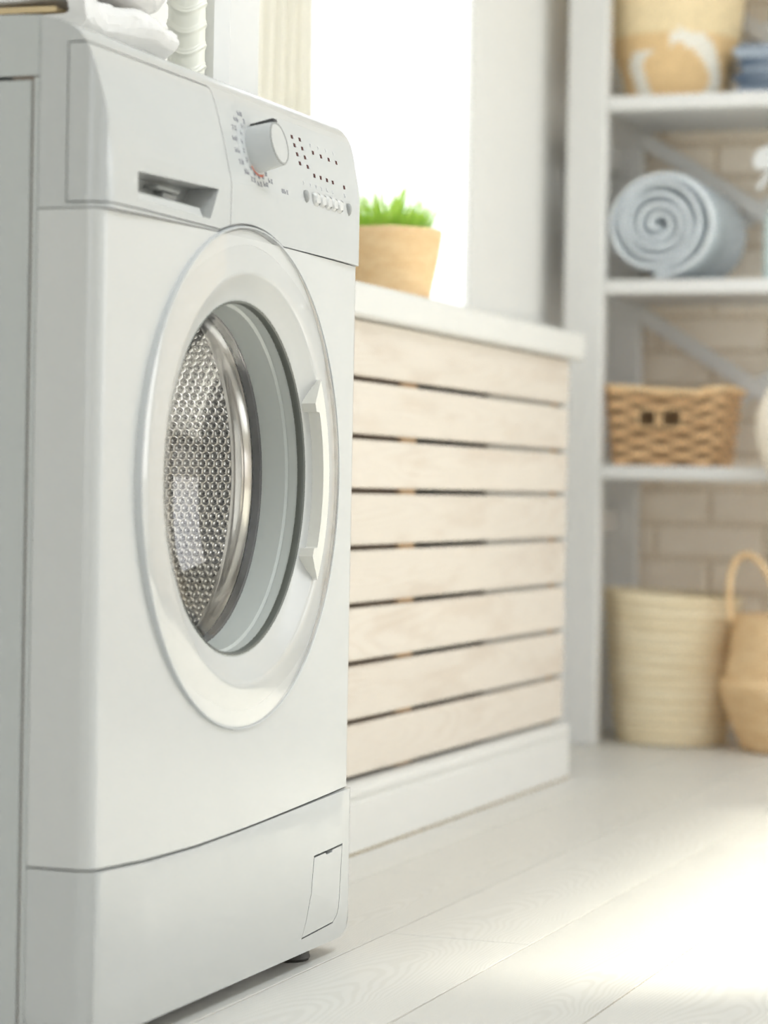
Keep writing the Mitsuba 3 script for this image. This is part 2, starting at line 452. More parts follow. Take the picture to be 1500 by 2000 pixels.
# kick panel
kick_poly = []
zb, rb = 0.016, 0.024
for t in np.linspace(-PI, -PI / 2, 8)[::1]:
    kick_poly.append((rb + rb * math.cos(t), zb + rb + rb * math.sin(t)))
for t in np.linspace(-PI / 2, 0, 8):
    kick_poly.append((0.6 - rb + rb * math.cos(t), zb + rb + rb * math.sin(t)))
kick_poly += [(y, float(seam_b(y)) - G) for y in np.linspace(0.6, 0.0, 40)]
kprof = [(0.0, -.07), (0.0, -.009), (.02, -.006), (.05, -.0005), (.09, .0040), (.125, .0050), (.148, .0030), (.165, -.0005), (.18, -.003), (.18, -.07)]
kp = np.array(kprof); kx = kp[:, 1].copy()
kick = ext_z(plan(-0.058, off=0.0045), 0.0, 1.0) ^ ext_x(kick_poly, -0.1, 0.1) ^ ext_y([(z, x + (0.006 if x > -0.05 else 0)) for z, x in kprof], -0.1, 0.7)
flap_o = [(0.4655, 0.0315), (0.549, 0.0352), (0.5575, 0.042), (0.5665, 0.1148), (0.4798, 0.1130)]
flap_i = [(0.4668, 0.0332), (0.549, 0.0368), (0.5560, 0.0425), (0.5648, 0.1128), (0.5345, 0.1122), (0.5335, 0.1100), (0.5165, 0.1096), (0.5140, 0.1117), (0.4810, 0.1110)]
kick_f = kick - ext_x(flap_o, -0.012, 0.1)
add(W + '__kick_panel', tm(kick_f), 'fascia_white', smooth=30)
add(W + '__filter_flap', tm((kick ^ ext_x(flap_i, -0.010, 0.1))), 'fascia_white', smooth=30)
add(W + '__filter_recess', tm(ext_x(flap_o, -0.0135, -0.0119)), 'dark_rubber')

# body: side panels with the seams, lid, back and base
side = [(0.022, -0.45), (0.022, -0.0655), (0.8105, -0.0655), (0.8105, -0.45)]
for y0 in (0.0008, 0.5942):
    add(W + '__side_panel', cbox(-0.45, -0.0660, y0, y0 + 0.005, 0.022, 0.8110, 0.0015), 'washer_side')
add(W + '__side_post', tm(mbox(-0.0632, -0.0585, 0.0, 0.6, 0.02, 0.8125) - mbox(-0.1, 0.1, 0.012, 0.588, 0.03, 0.80)), 'washer_side')
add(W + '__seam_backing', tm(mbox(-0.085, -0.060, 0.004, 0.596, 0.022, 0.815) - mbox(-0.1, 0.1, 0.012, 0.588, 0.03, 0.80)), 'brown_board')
lidp = []
lx0, lx1, ly0, ly1, lr = -0.45, -0.0555, 0.0, 0.6, 0.006
lid_prof = [(.8138, -.45), (.8138, -.0585), (.8635, -.0585), (.8645, -.075), (.865, -.10), (.865, -.43), (.860, -.45)]
lid = ext_y(lid_prof, 0.0, 0.6)
add(W + '__lid', tm(lid), 'washer_side', smooth=30)
add(W + '__back_panel', cbox(-0.452, -0.448, 0.004, 0.596, 0.025, 0.815, 0.001), 'washer_side')
add(W + '__base', cbox(-0.445, -0.06, 0.008, 0.592, 0.024, 0.030, 0.001), 'dark_rubber')
foot_prof = [(0, 0), (0.021, 0), (0.023, 0.003), (0.020, 0.013), (0.012, 0.015), (0.012, 0.026), (0, 0.026)]
for fx_, fy_ in ((-0.035, 0.522), (-0.035, 0.078), (-0.40, 0.522), (-0.40, 0.078)):
    add(W + '__foot', lathe(foot_prof, 32, 'z', (fx_, fy_, 0.0)), 'foot_dark', smooth=30)

# door: white ring with a crest, handle grip, clear cover, porthole, seal
D = W + '__door'
c0 = (0, DY, DZ)
ring = [(0.2285, -0.004), (0.2290, 0.0030), (0.2280, 0.0042), (0.210, 0.0062), (0.1925, 0.0080), (0.1900, 0.0080), (0.1880, 0.0072), (0.180, 0.0026),
        (0.171, -0.0012), (0.1655, -0.0025), (0.1635, -0.0045), (0.1635, -0.015), (0.20, -0.02), (0.2285, -0.004)]
add(D + '__ring', lathe(ring, 200, 'x', c0), 'door_white', smooth=25)
cover = [(0.2302, 0.0020), (0.2308, 0.0050), (0.2302, 0.0072), (0.2290, 0.0082), (0.219, 0.0094), (0.206, 0.0109), (0.195, 0.0121), (0.1890, 0.0122), (0.1872, 0.0105)]
add(D + '__clear_cover', lathe(cover, 200, 'x', c0), 'shell_clear', smooth=True)
rim_edge = [(0.2300, -0.0020), (0.2322, 0.0000), (0.2328, 0.0045), (0.2318, 0.0085), (0.2306, 0.0085), (0.2300, -0.0020)]
add(D + '__edge_trim', lathe(rim_edge, 200, 'x', c0), 'knob_grey', smooth=30)
# handle grip: raised cream sector on the far side of the ring
aa = np.radians(np.linspace(-31, 31, 40))
outer = [(DY + 0.1915 * math.cos(t), DZ + 0.1915 * math.sin(t)) for t in aa]
inner = [(DY + 0.1765 * math.cos(t), DZ + 0.1765 * math.sin(t)) for t in np.radians(np.linspace(27, -27, 36))]
tips = [(DY + 0.167 * math.cos(math.radians(24)), DZ + 0.167 * math.sin(math.radians(24)))], [(DY + 0.167 * math.cos(math.radians(-24)), DZ + 0.167 * math.sin(math.radians(-24)))]
inner2 = [(DY + 0.1755 * math.cos(t), DZ + 0.1755 * math.sin(t)) for t in np.radians(np.linspace(22, -22, 30))]
tip = lambda r, d: (DY + r * math.cos(math.radians(d)), DZ + r * math.sin(math.radians(d)))
grip_poly = outer + [tip(0.168, 26.5), tip(0.168, 23.5), tip(0.1745, 22.5)] + inner2 + [tip(0.1745, -22.5), tip(0.168, -23.5), tip(0.168, -26.5)]
add(D + '__handle', tm(ext_x(grip_poly, -0.004, 0.0128)), 'cream_plastic')
# opening wall, dark gap, chrome rim
add(D + '__seal', lathe([(0.1635, -0.0030), (0.1625, -0.018), (0.1630, -0.020), (0.1605, -0.022), (0.1585, -0.046), (0.172, -0.046), (0.176, -0.0030), (0.1635, -0.0030)], 200, 'x', c0), 'seal_grey', smooth=35)
add(D + '__gasket_lip', lathe([(0.1585, -0.046), (0.1565, -0.0475), (0.1560, -0.0545), (0.1585, -0.0560), (0.172, -0.0560), (0.172, -0.046), (0.1585, -0.046)], 200, 'x', c0), 'dark_rubber', smooth=35)
bowl = [(0.1575, -0.046), (0.152, -0.050), (0.140, -0.062), (0.120, -0.078), (0.09, -0.092), (0.05, -0.100), (0.0, -0.102)]
add(D + '__glass_bowl', lathe(bowl, 128, 'x', c0), 'shell_clear', smooth=True)
for k_ in [k for k in scene if k.startswith(D + '__clear_cover')]:
    labels[k_] = {'label': 'clear plastic outer cover of the door'}
labels[D + '__handle'] = {'label': 'cream grip plate'}
labels[D + '__seal'] = {'label': 'grey seal'}
labels[D + '__glass_bowl'] = {'label': 'clear glass bowl'}
add(D + '__rim_seal', lathe([(0.1640, -0.0020), (0.1622, -0.0030), (0.1612, -0.0060), (0.1618, -0.0095), (0.1650, -0.0095), (0.1640, -0.0020)], 200, 'x', c0), 'edge_rubber', smooth=35)
labels[D + '__rim_seal'] = {'label': 'dark rubber edge'}
DR = W + '__drum'
add(DR + '__rim', lathe([(0.1580, -0.0562), (0.1590, -0.064), (0.1615, -0.071), (0.1665, -0.0755), (0.1700, -0.0790), (0.176, -0.082), (0.236, -0.084), (0.236, -0.086),
                         (0.170, -0.084), (0.1660, -0.0800), (0.1600, -0.0735), (0.1575, -0.064), (0.1570, -0.0562), (0.1580, -0.0562)], 200, 'x', c0), 'chrome', smooth=35)
labels[DR + '__rim'] = {'label': 'polished metal rim'}
# perforated drum wall (hex grid of punched dimples) on the part that shows, plain elsewhere
rad, pitch = 0.235, 0.0090
nx, nt = 170, 840
xs, ts = np.linspace(-0.190, -0.082, nx), np.linspace(-1.12, 1.12, nt)
Xg, Tg = np.meshgrid(xs, ts, indexing='ij')
sv, sx = Tg * rad, Xg
rowh = pitch * 0.866
row = np.round(sv / rowh)
best = np.full(sv.shape, 9.0)
for dr_ in (-1, 0, 1):
    rr_ = row + dr_
    xo = (rr_ % 2) * 0.5 * pitch
    cx = np.round((sx - xo) / pitch) * pitch + xo
    best = np.minimum(best, np.hypot(sx - cx, sv - rr_ * rowh))
h = np.clip(1 - (best / 0.0040) ** 2, 0, 1)
dip = 0.0013 * h ** 1.3
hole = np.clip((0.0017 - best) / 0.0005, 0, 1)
Rg = rad + dip + 0.0030 * hole
col = (np.array([0.84, 0.825, 0.795]) * (1 - 0.9 * hole[..., None])).reshape(-1, 3)  # holes are dips, their darkness is put into the vertex colour
v = np.stack([Xg, DY + Rg * np.cos(Tg), DZ + Rg * np.sin(Tg)], -1).reshape(-1, 3)
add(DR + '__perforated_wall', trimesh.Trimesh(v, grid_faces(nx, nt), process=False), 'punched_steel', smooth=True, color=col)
add(DR + '__shell', lathe([(0.2415, -0.086), (0.2415, -0.30), (0.0, -0.31), (0.0, -0.312), (0.2430, -0.302), (0.2430, -0.086), (0.2415, -0.086)], 96, 'x', c0), 'steel', smooth=30)

# knob with pale dial disc and marker
kz_, ky_ = 0.793, 0.322
ax = np.array([1.0, 0, 0.22]); ax /= np.linalg.norm(ax)
Rk = trimesh.geometry.align_vectors([1, 0, 0], ax)


def on_axis(m, c=(-0.0015, ky_, kz_)):
    v = np.array(m.vertices) @ Rk[:3, :3].T + np.asarray(c)
    return trimesh.Trimesh(v, np.array(m.faces), process=False)


K = W + '__programme_knob'
add(K + '__body', on_axis(lathe([(0, -0.004), (0.0225, -0.004), (0.0222, 0.001), (0.0210, 0.0225), (0.0206, 0.0245), (0.0, 0.0245)], 72, 'x')), 'knob_grey', smooth=30)
add(K + '__face_ring', on_axis(lathe([(0.0206, 0.0245), (0.0200, 0.0256), (0.0188, 0.0256), (0.0186, 0.0245), (0.0206, 0.0245)], 72, 'x')), 'recess_grey', smooth=30)
add(K + '__face', on_axis(lathe([(0, 0.0242), (0.0188, 0.0242), (0.0184, 0.0252), (0, 0.0256)], 72, 'x')), 'door_white', smooth=30)
mk = cbox(0.0006, 0.0252, -0.0046, 0.0046, 0.0195, 0.0238, 0.0008)
add(K + '__marker', on_axis(mk), 'dark_rubber')
labels[K + '__marker'] = {'label': 'dark marker strip'}


def fas_x(z):
    a = np.array(prof[1:])
    return float(np.interp(z, a[:, 0], a[:, 1]))


def slab(y0, y1, z0, z1, t=0.0004, push=0.0):
    """a thin flat piece lying on the control panel"""
    out = []
    for (y, z) in ((y0, z0), (y1, z0), (y1, z1), (y0, z1)):
        x = min(fas_x(z), front_x(y) + 0.004) + push
        out += [(x - 0.0006, y, z), (x + t, y, z)]
    return trimesh.convex.convex_hull(np.array(out) + rng.normal(0, 1e-7, (8, 3)))


disc = on_axis(lathe([(0.0, -0.0030), (0.0365, -0.0030), (0.0365, 0.0002), (0.0355, 0.0008), (0.0, 0.0008)], 72, 'x'))
# lights and buttons
n_led = 0
CP = W + '__control_panel'
leds = [(0.424, 0.8195), (0.4445, 0.8195), (0.4265, 0.8115), (0.4465, 0.811), (0.429, 0.803), (0.449, 0.8025), (0.4315, 0.7945), (0.4515, 0.7935),
        (0.475, 0.8105), (0.496, 0.8095), (0.517, 0.8090), (0.538, 0.8085), (0.466, 0.7865), (0.483, 0.7865), (0.500, 0.7862), (0.516, 0.7858), (0.5475, 0.7845)]
for (y, z) in leds:
    add(CP + '__indicator', slab(y, y + 0.0042, z - 0.0018, z + 0.0018), 'led_dark')
for (y, z) in leds[:8]:
    add(CP + '__indicator_mark', slab(y + 0.0058, y + 0.0098, z - 0.0012, z + 0.0012), 'print_pale')
for (y, w_, m_) in ((0.4305, 0.0085, 'button_grey'), (0.5475, 0.0075, 'button_grey')):
    add(W + '__grey_button', man(trimesh.creation.icosphere(3, 1.0)).scale([0.004, w_ / 2, 0.0065]).translate([0.0048, y + w_ / 2, 0.762]), m_, smooth=True)
for i in range(5):
    y = 0.4520 + 0.0158 * i
    b_ = cbox(0.000, 0.0090, y + 0.0005, y + 0.0150, 0.7555, 0.7690, 0.0028)
    add(W + '__push_button', b_, 'washer_white', smooth=40)


# printed symbols: small glyph strokes
def glyphs(y0, z0, n, w, hgt, mat, name='symbol', seed=0):
    r = np.random.default_rng(seed)
    ms = []
    for i in range(n):
        yc = y0 + i * w
        kind = r.integers(0, 3)
        if kind == 0:
            ms += [slab(yc, yc + w * 0.62, z0, z0 + hgt * 0.22), slab(yc, yc + w * 0.16, z0, z0 + hgt), slab(yc + w * 0.46, yc + w * 0.62, z0, z0 + hgt)]
        elif kind == 1:
            ms += [slab(yc, yc + w * 0.62, z0, z0 + hgt * 0.2), slab(yc, yc + w * 0.62, z0 + hgt * 0.78, z0 + hgt), slab(yc + w * 0.24, yc + w * 0.4, z0, z0 + hgt)]
        else:
            ms += [slab(yc, yc + w * 0.16, z0, z0 + hgt), slab(yc, yc + w * 0.6, z0 + hgt * 0.4, z0 + hgt * 0.6), slab(yc + w * 0.4, yc + w * 0.6, z0, z0 + hgt * 0.6)]
    add(CP + '__' + name, cat(ms), mat)


sd = 0
for ang in np.linspace(118, 305, 11):
    t = math.radians(ang)
    for q, (ry, rz) in enumerate(((0.030, 0.0265), (0.046, 0.0335))):
        y = ky_ + ry * math.cos(t) - 0.003 - 0.003 * q
        z = kz_ + rz * math.sin(t) - 0.001
        if 0.7585 < z < 0.83 and y > 0.256:
            sd += 1
            glyphs(y, z, 2 if q else 1, 0.0062, 0.0042, 'print_grey', seed=sd)
for i in range(6):
    glyphs(0.4335 + 0.0150 * i + (0.003 if i else 0), 0.7735, 1, 0.006, 0.0036, 'print_pale', seed=40 + i)
for i in range(4):
    glyphs(0.472 + 0.021 * i, 0.8155, 1, 0.006, 0.0036, 'print_pale', seed=60 + i)
glyphs(0.373, 0.7585, 3, 0.006, 0.004, 'print_grey', seed=77)
glyphs(0.546, 0.774, 1, 0.006, 0.0036, 'print_pale', seed=78)
arcp = [slab(ky_ + 0.0255 * math.cos(t), ky_ + 0.0255 * math.cos(t) + 0.0011, kz_ + 0.0255 * math.sin(t), kz_ + 0.0255 * math.sin(t) + 0.0022) for t in np.radians(np.linspace(228, 290, 16))]
add(CP + '__red_arc', cat(arcp), 'print_red')
# pale crescent behind the dial symbols
cres = [slab(ky_ + 0.040 * math.cos(t), ky_ + 0.024 * math.cos(t), kz_ + 0.034 * math.sin(t) - 0.0009, kz_ + 0.034 * math.sin(t) + 0.0009, t=0.0002) for t in np.radians(np.linspace(140, 232, 40))]
add(CP + '__dial_patch', cat(cres), 'knob_grey')

# ------------------------------------------------------------------ slatted cover beside the machine
R = 'radiator_cover'
tag(R, 'low white cover with pale wooden slats under the window beside the washing machine', 'radiator cover')
CY0, CY1 = 0.66, 2.272
add(R + '__top_board', cbox(-0.468, -0.232, CY0 - 0.02, CY1 + 0.034, 0.703, 0.7475, 0.004), 'trim_white')
gaps = [0.7052, 0.6245, 0.5478, 0.4760, 0.4005, 0.3243, 0.2478, 0.1705, 0.0955]
for i in range(8):
    add(R + '__slat', cbox(-0.268, -0.250 + rng.uniform(-.0006, .0006), CY0, CY1 + rng.uniform(-.002, .002), gaps[i + 1] + 0.0037, gaps[i] - 0.0037, 0.0022), 'slat_wood')
for (a, b, m_) in ((1.49, 1.555, 'raw_wood'), (2.243, 2.262, 'raw_wood'), (0.68, 0.74, 'raw_wood')):
    add(R + '__batten', cbox(-0.30, -0.2685, a, b, 0.0, 0.703, 0.002), m_)
add(R + '__backing_board', cbox(-0.2760, -0.2705, 1.90, 2.2425, 0.04, 0.703, 0.001), 'trim_white')
labels[R + '__backing_board'] = {'label': 'pale board behind the slats'}
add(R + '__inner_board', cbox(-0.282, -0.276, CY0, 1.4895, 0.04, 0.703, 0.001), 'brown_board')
add(R + '__shade_sheet', cbox(-0.325, -0.315, 1.40, 2.2420, 0.0, 0.703, 0.001), 'shade_black')  # black sheet standing in for the shade inside the cover
sk = [(0.0, -0.270), (0.0, -0.2365), (0.066, -0.2365), (0.068, -0.2385), (0.071, -0.2385), (0.0735, -0.2365), (0.080, -0.2350), (0.086, -0.2365), (0.0895, -0.2400), (0.0925, -0.2475), (0.0925, -0.270)]
add(R + '__base_board', tm(ext_y(sk, CY0, CY1 - 0.004)), 'trim_white', smooth=30)
add(R + '__floor_joint', cbox(-0.270, -0.2345, CY0, CY1 - 0.006, -0.0005, 0.0022, 0.0006), 'floor_joint')
labels[R + '__floor_joint'] = {'label': 'tan joint strip at the floor'}

# ------------------------------------------------------------------ potted grass on the cover
P = 'potted_grass'
tag(P, 'small green grass plant in a woven straw pot on the white cover board', 'plant')
PC = np.array([-0.315, 1.555, 0.748])


def woven_lathe(profile, center, ribs, rows, amp, n_t=240, n_z=140, thick=0.006, colour=None, wob=0.0, seed=0):
    """a woven vessel: outer wall with over-under relief, rolled rim and inner wall, floor disc"""
    pr = np.asarray(profile, float)
    s = np.r_[0, np.cumsum(np.hypot(*np.diff(pr, axis=0).T))]
    q = np.linspace(0, s[-1], n_z)
    rr, zz = np.interp(q, s, pr[:, 0]), np.interp(q, s, pr[:, 1])
    th = np.arange(n_t) * 2 * PI / n_t
    TH, Q = np.meshgrid(th, q, indexing='ij')
    Rr, Zz = np.broadcast_to(rr, TH.shape), np.broadcast_to(zz, TH.shape)
    if amp:
        rowi = Q / s[-1] * rows
        sgn = np.where(np.floor(rowi) % 2 == 0, 1.0, -1.0)
        relief = amp * (np.abs(np.sin(PI * rowi)) ** 0.7) * (0.55 + 0.45 * sgn * np.cos(ribs * TH))
    else:
        relief = 0.0
    wn = wob * (meshkit.fbm(np.stack([np.cos(TH) * 1.6, np.sin(TH) * 1.6, Zz * 9 + seed], -1), 2) - 0.5)
    Ro = Rr + relief + wn
    zo = Zz + wn * 0.3
    outer_v = np.stack([center[0] + Ro * np.cos(TH), center[1] + Ro * np.sin(TH), center[2] + zo], -1)
    Ri = Rr - thick + wn
    inner_v = np.stack([center[0] + Ri * np.cos(TH), center[1] + Ri * np.sin(TH), center[2] + np.maximum(zo, thick)], -1)[:, ::-1]
    allv = np.concatenate([outer_v, inner_v], 1)
    f = grid_faces(n_t, 2 * n_z, wrap_u=True)
    v = allv.reshape(-1, 3)
    c = None
    if colour is not None:
        co = colour(TH, Zz, relief)
        c = np.concatenate([co, co[:, ::-1] * 0.9], 1).reshape(-1, 3)
    m0 = np.array([[center[0], center[1], center[2] + 0.001]])
    base = len(v)
    v = np.vstack([v, m0])
    f = np.vstack([f, [[base, (i + 1) % n_t * 2 * n_z, i * 2 * n_z] for i in range(n_t)]])
    if c is not None:
        c = np.vstack([c, c[:1]])
    return trimesh.Trimesh(v, f, process=False), c


m_, _ = woven_lathe([(0.0585, 0.0), (0.064, 0.03), (0.0715, 0.07), (0.0755, 0.092), (0.0765, 0.100)], PC, 44, 26, 0.0016, wob=0.006)
add(P + '__pot', m_, 'weave', smooth=True)
labels[P + '__pot'] = {'label': 'woven straw pot'}
add(P + '__soil', lathe([(0, 0.086), (0.068, 0.086), (0.066, 0.080), (0, 0.080)], 32, 'z', PC), 'soil')
bl = []
rg = np.random.default_rng(3)
bv, bf = [], []
for i in range(400):
    a, r = rg.uniform(0, 2 * PI), 0.058 * math.sqrt(rg.uniform(0, 1))
    b0 = PC + [r * math.cos(a), r * math.sin(a), 0.085]
    hgt = rg.uniform(0.035, 0.098) * (1.05 - 0.35 * (r / 0.058) ** 2)
    la = a + rg.uniform(-0.7, 0.7)
    lean = np.array([math.cos(la), math.sin(la), 0]) * hgt * (rg.uniform(0.05, 0.3) + 0.45 * r / 0.058)
    wv = np.array([-math.sin(la + rg.uniform(-1, 1)), math.cos(la), 0]) * rg.uniform(0.0012, 0.0021)
    k0 = len(bv)
    for t, wd in ((0, 0.8), (0.4, 1.0), (0.75, 0.65), (1.0, 0.05)):
        c_ = b0 + np.array([0, 0, hgt * (t - 0.08 * t * t)]) + lean * t * t
        bv += [c_ - wv * wd, c_ + wv * wd]
    for j in range(3):
        o = k0 + 2 * j
        bf += [[o, o + 1, o + 3], [o, o + 3, o + 2]]
k_ = add(P + '__grass_blades', trimesh.Trimesh(np.array(bv), np.array(bf), process=False), 'grass')
labels[k_] = {'label': 'fresh green grass blades', 'kind': 'stuff'}

# ------------------------------------------------------------------ shelf unit
S = 'shelf_unit'
tag(S, 'white open shelf unit with cross braces standing against the brick wall', 'shelf unit')
SX0, SX1, SY0, SY1 = -0.420, 0.190, 2.82, 3.17
for x0 in (SX0, SX1 - 0.078):
    add(S + '__front_post', cbox(x0, x0 + 0.078, SY0, SY0 + 0.035, 0, 1.75, 0.003), 'shelf_white')
    add(S + '__rear_post', cbox(x0, x0 + 0.070, SY1 - 0.035, SY1, 0, 1.75, 0.003), 'shelf_white')
    for z in (0.40, 1.12):
        add(S + '__side_rail', cbox(x0 + 0.01, x0 + 0.035, SY0 + 0.035, SY1 - 0.035, z, z + 0.05, 0.002), 'shelf_white')
shelf_z = [(0.507, 0.533), (0.857, 0.884), (1.204, 1.232), (1.56, 1.587)]
for z0, z1 in shelf_z:
    add(S + '__shelf', cbox(SX0 + 0.0785, SX1 - 0.0785, SY0 + 0.002, SY1 - 0.036, z0, z1, 0.0025), 'shelf_white')
bx0, bx1 = SX0 + 0.066, SX1 - 0.066


def bar(x0, z0, x1, z1, y, w=0.032, t=0.014):
    d = np.array([x1 - x0, z1 - z0]); L = np.linalg.norm(d); d /= L
    m = cbox(-L / 2, L / 2, -t / 2, t / 2, -w / 2, w / 2, 0.002)
    v = np.array(m.vertices)
    o = np.array([(x0 + x1) / 2, (z0 + z1) / 2])
    return trimesh.Trimesh(np.stack([o[0] + v[:, 0] * d[0] - v[:, 2] * d[1], y + v[:, 1], o[1] + v[:, 0] * d[1] + v[:, 2] * d[0]], 1), m.faces, process=False)


for (za, zb_) in ((0.545, 0.845), (0.895, 1.195), (1.243, 1.55)):
    add(S + '__brace', bar(bx0, zb_, bx1, za, 3.140), 'shelf_white')
    add(S + '__brace', bar(bx0, za, bx1, zb_, 3.154), 'shelf_white')

# ------------------------------------------------------------------ things on and under the shelves
# patterned basket, top
BC = np.array([-0.252, 2.985, 1.232])


def pattern_col(TH, Z, relief):
    tan = np.array([0.72, 0.52, 0.29]); pale = np.array([0.80, 0.66, 0.43]); white = np.array([0.80, 0.77, 0.70])
    c = np.broadcast_to(np.where((Z > 0.125)[..., None], pale, tan), TH.shape + (3,)).copy()
    seg = 2 * PI / 3.0
    t0 = -1.30
    u = ((TH - t0 + seg / 2) % seg - seg / 2) * 0.115
    d = np.hypot(u, (Z - 0.052) * 1.05)
    zq = np.floor(Z / 0.0095)
    d = np.hypot(u + 0.007 * np.sin(zq * 37.1), (zq * 0.0095 + 0.005 - 0.045) * 1.22)
    d = d + 0.004 * (meshkit.fbm(np.stack([TH * 14, Z * 160, TH * 0], -1), 2) - 0.5)
    on_ = ((d > 0.068) & (d < 0.102) & (Z < 0.140) & ~((u < -0.012) & (Z > 0.092)))
    c[on_] = white
    c *= (0.86 + 0.28 * meshkit.fbm(np.stack([TH * 18, Z * 220, TH * 0 + 2], -1), 3))[..., None]
    return np.clip(c, 0, 1)


m_, c_ = woven_lathe([(0.094, 0.0), (0.105, 0.03), (0.119, 0.10), (0.128, 0.17), (0.134, 0.25), (0.136, 0.285)], BC, 60, 30, 0.003, n_t=300, n_z=200, colour=pattern_col, wob=0.006)
add('patterned_basket', m_, 'vertex_matte', smooth=True, color=c_)
tag('patterned_basket', 'woven tan basket with white curved pattern on the highest shelf', 'basket')

# folded cloths beside it
for i in range(4):
    z0 = 1.2325 + 0.0262 * i
    w2 = 0.066 + 0.004 * (i % 2)
    path = [(-w2, 0.006), (w2 - 0.008, 0.006), (w2, 0.0125), (w2 - 0.008, 0.019), (-w2 + 0.006, 0.019)]
    pg = LineString(path).buffer(0.0058, quad_segs=4)
    q = ext_poly(pg, 0.16, 24)
    v = tm(q)
    vv = np.array(v.vertices)
    yv = 2.915 + vv[:, 2]
    nz = meshkit.fbm(np.stack([vv[:, 0] * 40, vv[:, 1] * 90 + 7 * i, vv[:, 2] * 30], -1), 2) - 0.5
    nw = np.stack([-0.048 - vv[:, 0] + 0.004 * (i % 3) + 0.01 * nz, yv + 0.006 * nz, z0 + vv[:, 1] + 0.004 * nz * (vv[:, 1] > 0.004)], 1)
    wave = meshkit.fbm(np.stack([vv[:, 0] * 38, vv[:, 1] * 38, vv[:, 2] * 26 + 3 * i], -1), 3)
    colr = np.where((wave > 0.5)[:, None], np.array([0.10, 0.14, 0.20]), np.array([0.40, 0.46, 0.54]))
    k_ = add('folded_cloth', trimesh.Trimesh(nw, v.faces[:, ::-1], process=False), 'vertex_matte', smooth=True, color=colr)
    pos = ['bottom of the stack of four', 'second from the bottom of the stack', 'third from the bottom of the stack', 'topmost of the stack of four'][i]
    tag(k_, f'blue-grey patterned folded cloth beside the patterned basket, {pos}', 'cloth', 'folded blue cloths on the highest shelf')

# rolled towel
tc = np.array([-0.2435, 2.842, 0.9905])
def roll(name, half, y_start, length, nrm):
    th = np.linspace(0.5, 2 * PI * 5.15, 330)
    rr = 0.006 + (0.0985 - 0.006) * (th / th[-1]) ** 0.95
    wv = 1 + 0.03 * np.sin(th * 1.7) + 0.02 * np.sin(th * 0.83 + 1)
    pth = np.stack([rr * wv * np.cos(-th + th[-1] - PI / 2), rr * wv * np.sin(-th + th[-1] - PI / 2)], 1)
    pg = LineString(pth).buffer(half, quad_segs=3).simplify(0.0004)
    v = tm(ext_poly(pg, length, 10))
    vv = np.array(v.vertices)
    bulge = 0.012 * (meshkit.fbm(np.stack([vv[:, 0] * 35, vv[:, 1] * 35, vv[:, 2] * 0], -1), 2) - 0.5)
    yv = y_start + vv[:, 2] - bulge * (vv[:, 2] < 0.01)
    squash = np.where(vv[:, 1] < 0, 0.99, 1.03)
    nw = np.stack([tc[0] + vv[:, 0] * 1.05, yv, tc[2] + vv[:, 1] * squash], 1)
    nw[:, 2] = np.maximum(nw[:, 2], 0.8845 + (0.0008 if half < 0.004 else 0))
    add(name, trimesh.Trimesh(nw, v.faces[:, ::-1], process=False), 'towel_lit_hem' if half < 0.004 else 'towel_grey', smooth=30)


roll('rolled_towel__roll', 0.0074, 2.852, 0.26, 1)
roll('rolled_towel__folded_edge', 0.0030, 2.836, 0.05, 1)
tag('rolled_towel', 'thick blue-grey towel rolled into a spiral on the middle shelf', 'towel')

# spray bottle, right edge of the middle shelf
B_ = 'spray_bottle'
tag(B_, 'white and mint spray bottle on the shelf right of the rolled towel', 'bottle')
bc = (-0.018, 2.905, 0.8845)
add(B_ + '__body', lathe([(0, 0), (0.033, 0), (0.036, 0.004), (0.036, 0.10), (0.033, 0.125), (0.020, 0.150), (0.0135, 0.162), (0.0135, 0.172), (0, 0.172)], 48, 'z', bc), 'bottle_mint', smooth=30)
head = [(-0.052, 0.212), (-0.058, 0.226), (-0.050, 0.246), (-0.030, 0.256), (0.022, 0.256), (0.026, 0.240), (0.014, 0.205), (0.014, 0.172), (-0.014, 0.172), (-0.016, 0.212)]
hm = cs([(z, x) for x, z in head][::1]).extrude(0.024).transform([[0, 1, 0, bc[0]], [0, 0, 1, bc[1] - 0.012], [1, 0, 0, bc[2]]])
add(B_ + '__spray_head', tm(hm), 'bottle_white')
trg = [(-0.030, 0.212), (-0.022, 0.212), (-0.030, 0.192), (-0.044, 0.172), (-0.052, 0.176), (-0.040, 0.194)]
hm = cs([(z, x) for x, z in trg]).extrude(0.014).transform([[0, 1, 0, bc[0]], [0, 0, 1, bc[1] - 0.007], [1, 0, 0, bc[2]]])
add(B_ + '__trigger', tm(hm), 'bottle_white')

# wicker basket with two grip holes
WB = 'wicker_basket'
tag(WB, 'brown rectangular wicker basket with a grip hole on the third shelf', 'basket')
wx0, wx1, wy0, wy1, wz = -0.338, -0.118, 2.835, 3.06, 0.5335
wh = 0.143
per = []
rc = 0.03
for (cx, cy, a0) in ((wx1 - rc, wy0 + rc, -90), (wx1 - rc, wy1 - rc, 0), (wx0 + rc, wy1 - rc, 90), (wx0 + rc, wy0 + rc, 180)):
    for a in np.radians(np.linspace(a0, a0 + 90, 8)):
        per.append((cx + rc * math.cos(a), cy + rc * math.sin(a)))
ls = LineString(per + per[:1])
nu, nv = 420, 96
uu = np.arange(nu) / nu * ls.length
pp = np.array([ls.interpolate(t).coords[0] for t in uu])
tt = np.roll(pp, -1, 0) - np.roll(pp, 1, 0); tt /= np.linalg.norm(tt, axis=1, keepdims=True)
nn = np.stack([tt[:, 1], -tt[:, 0]], 1)
zv = np.linspace(0, wh, nv)
U_, Z_ = np.meshgrid(uu, zv, indexing='ij')
rowi = Z_ / wh * 11
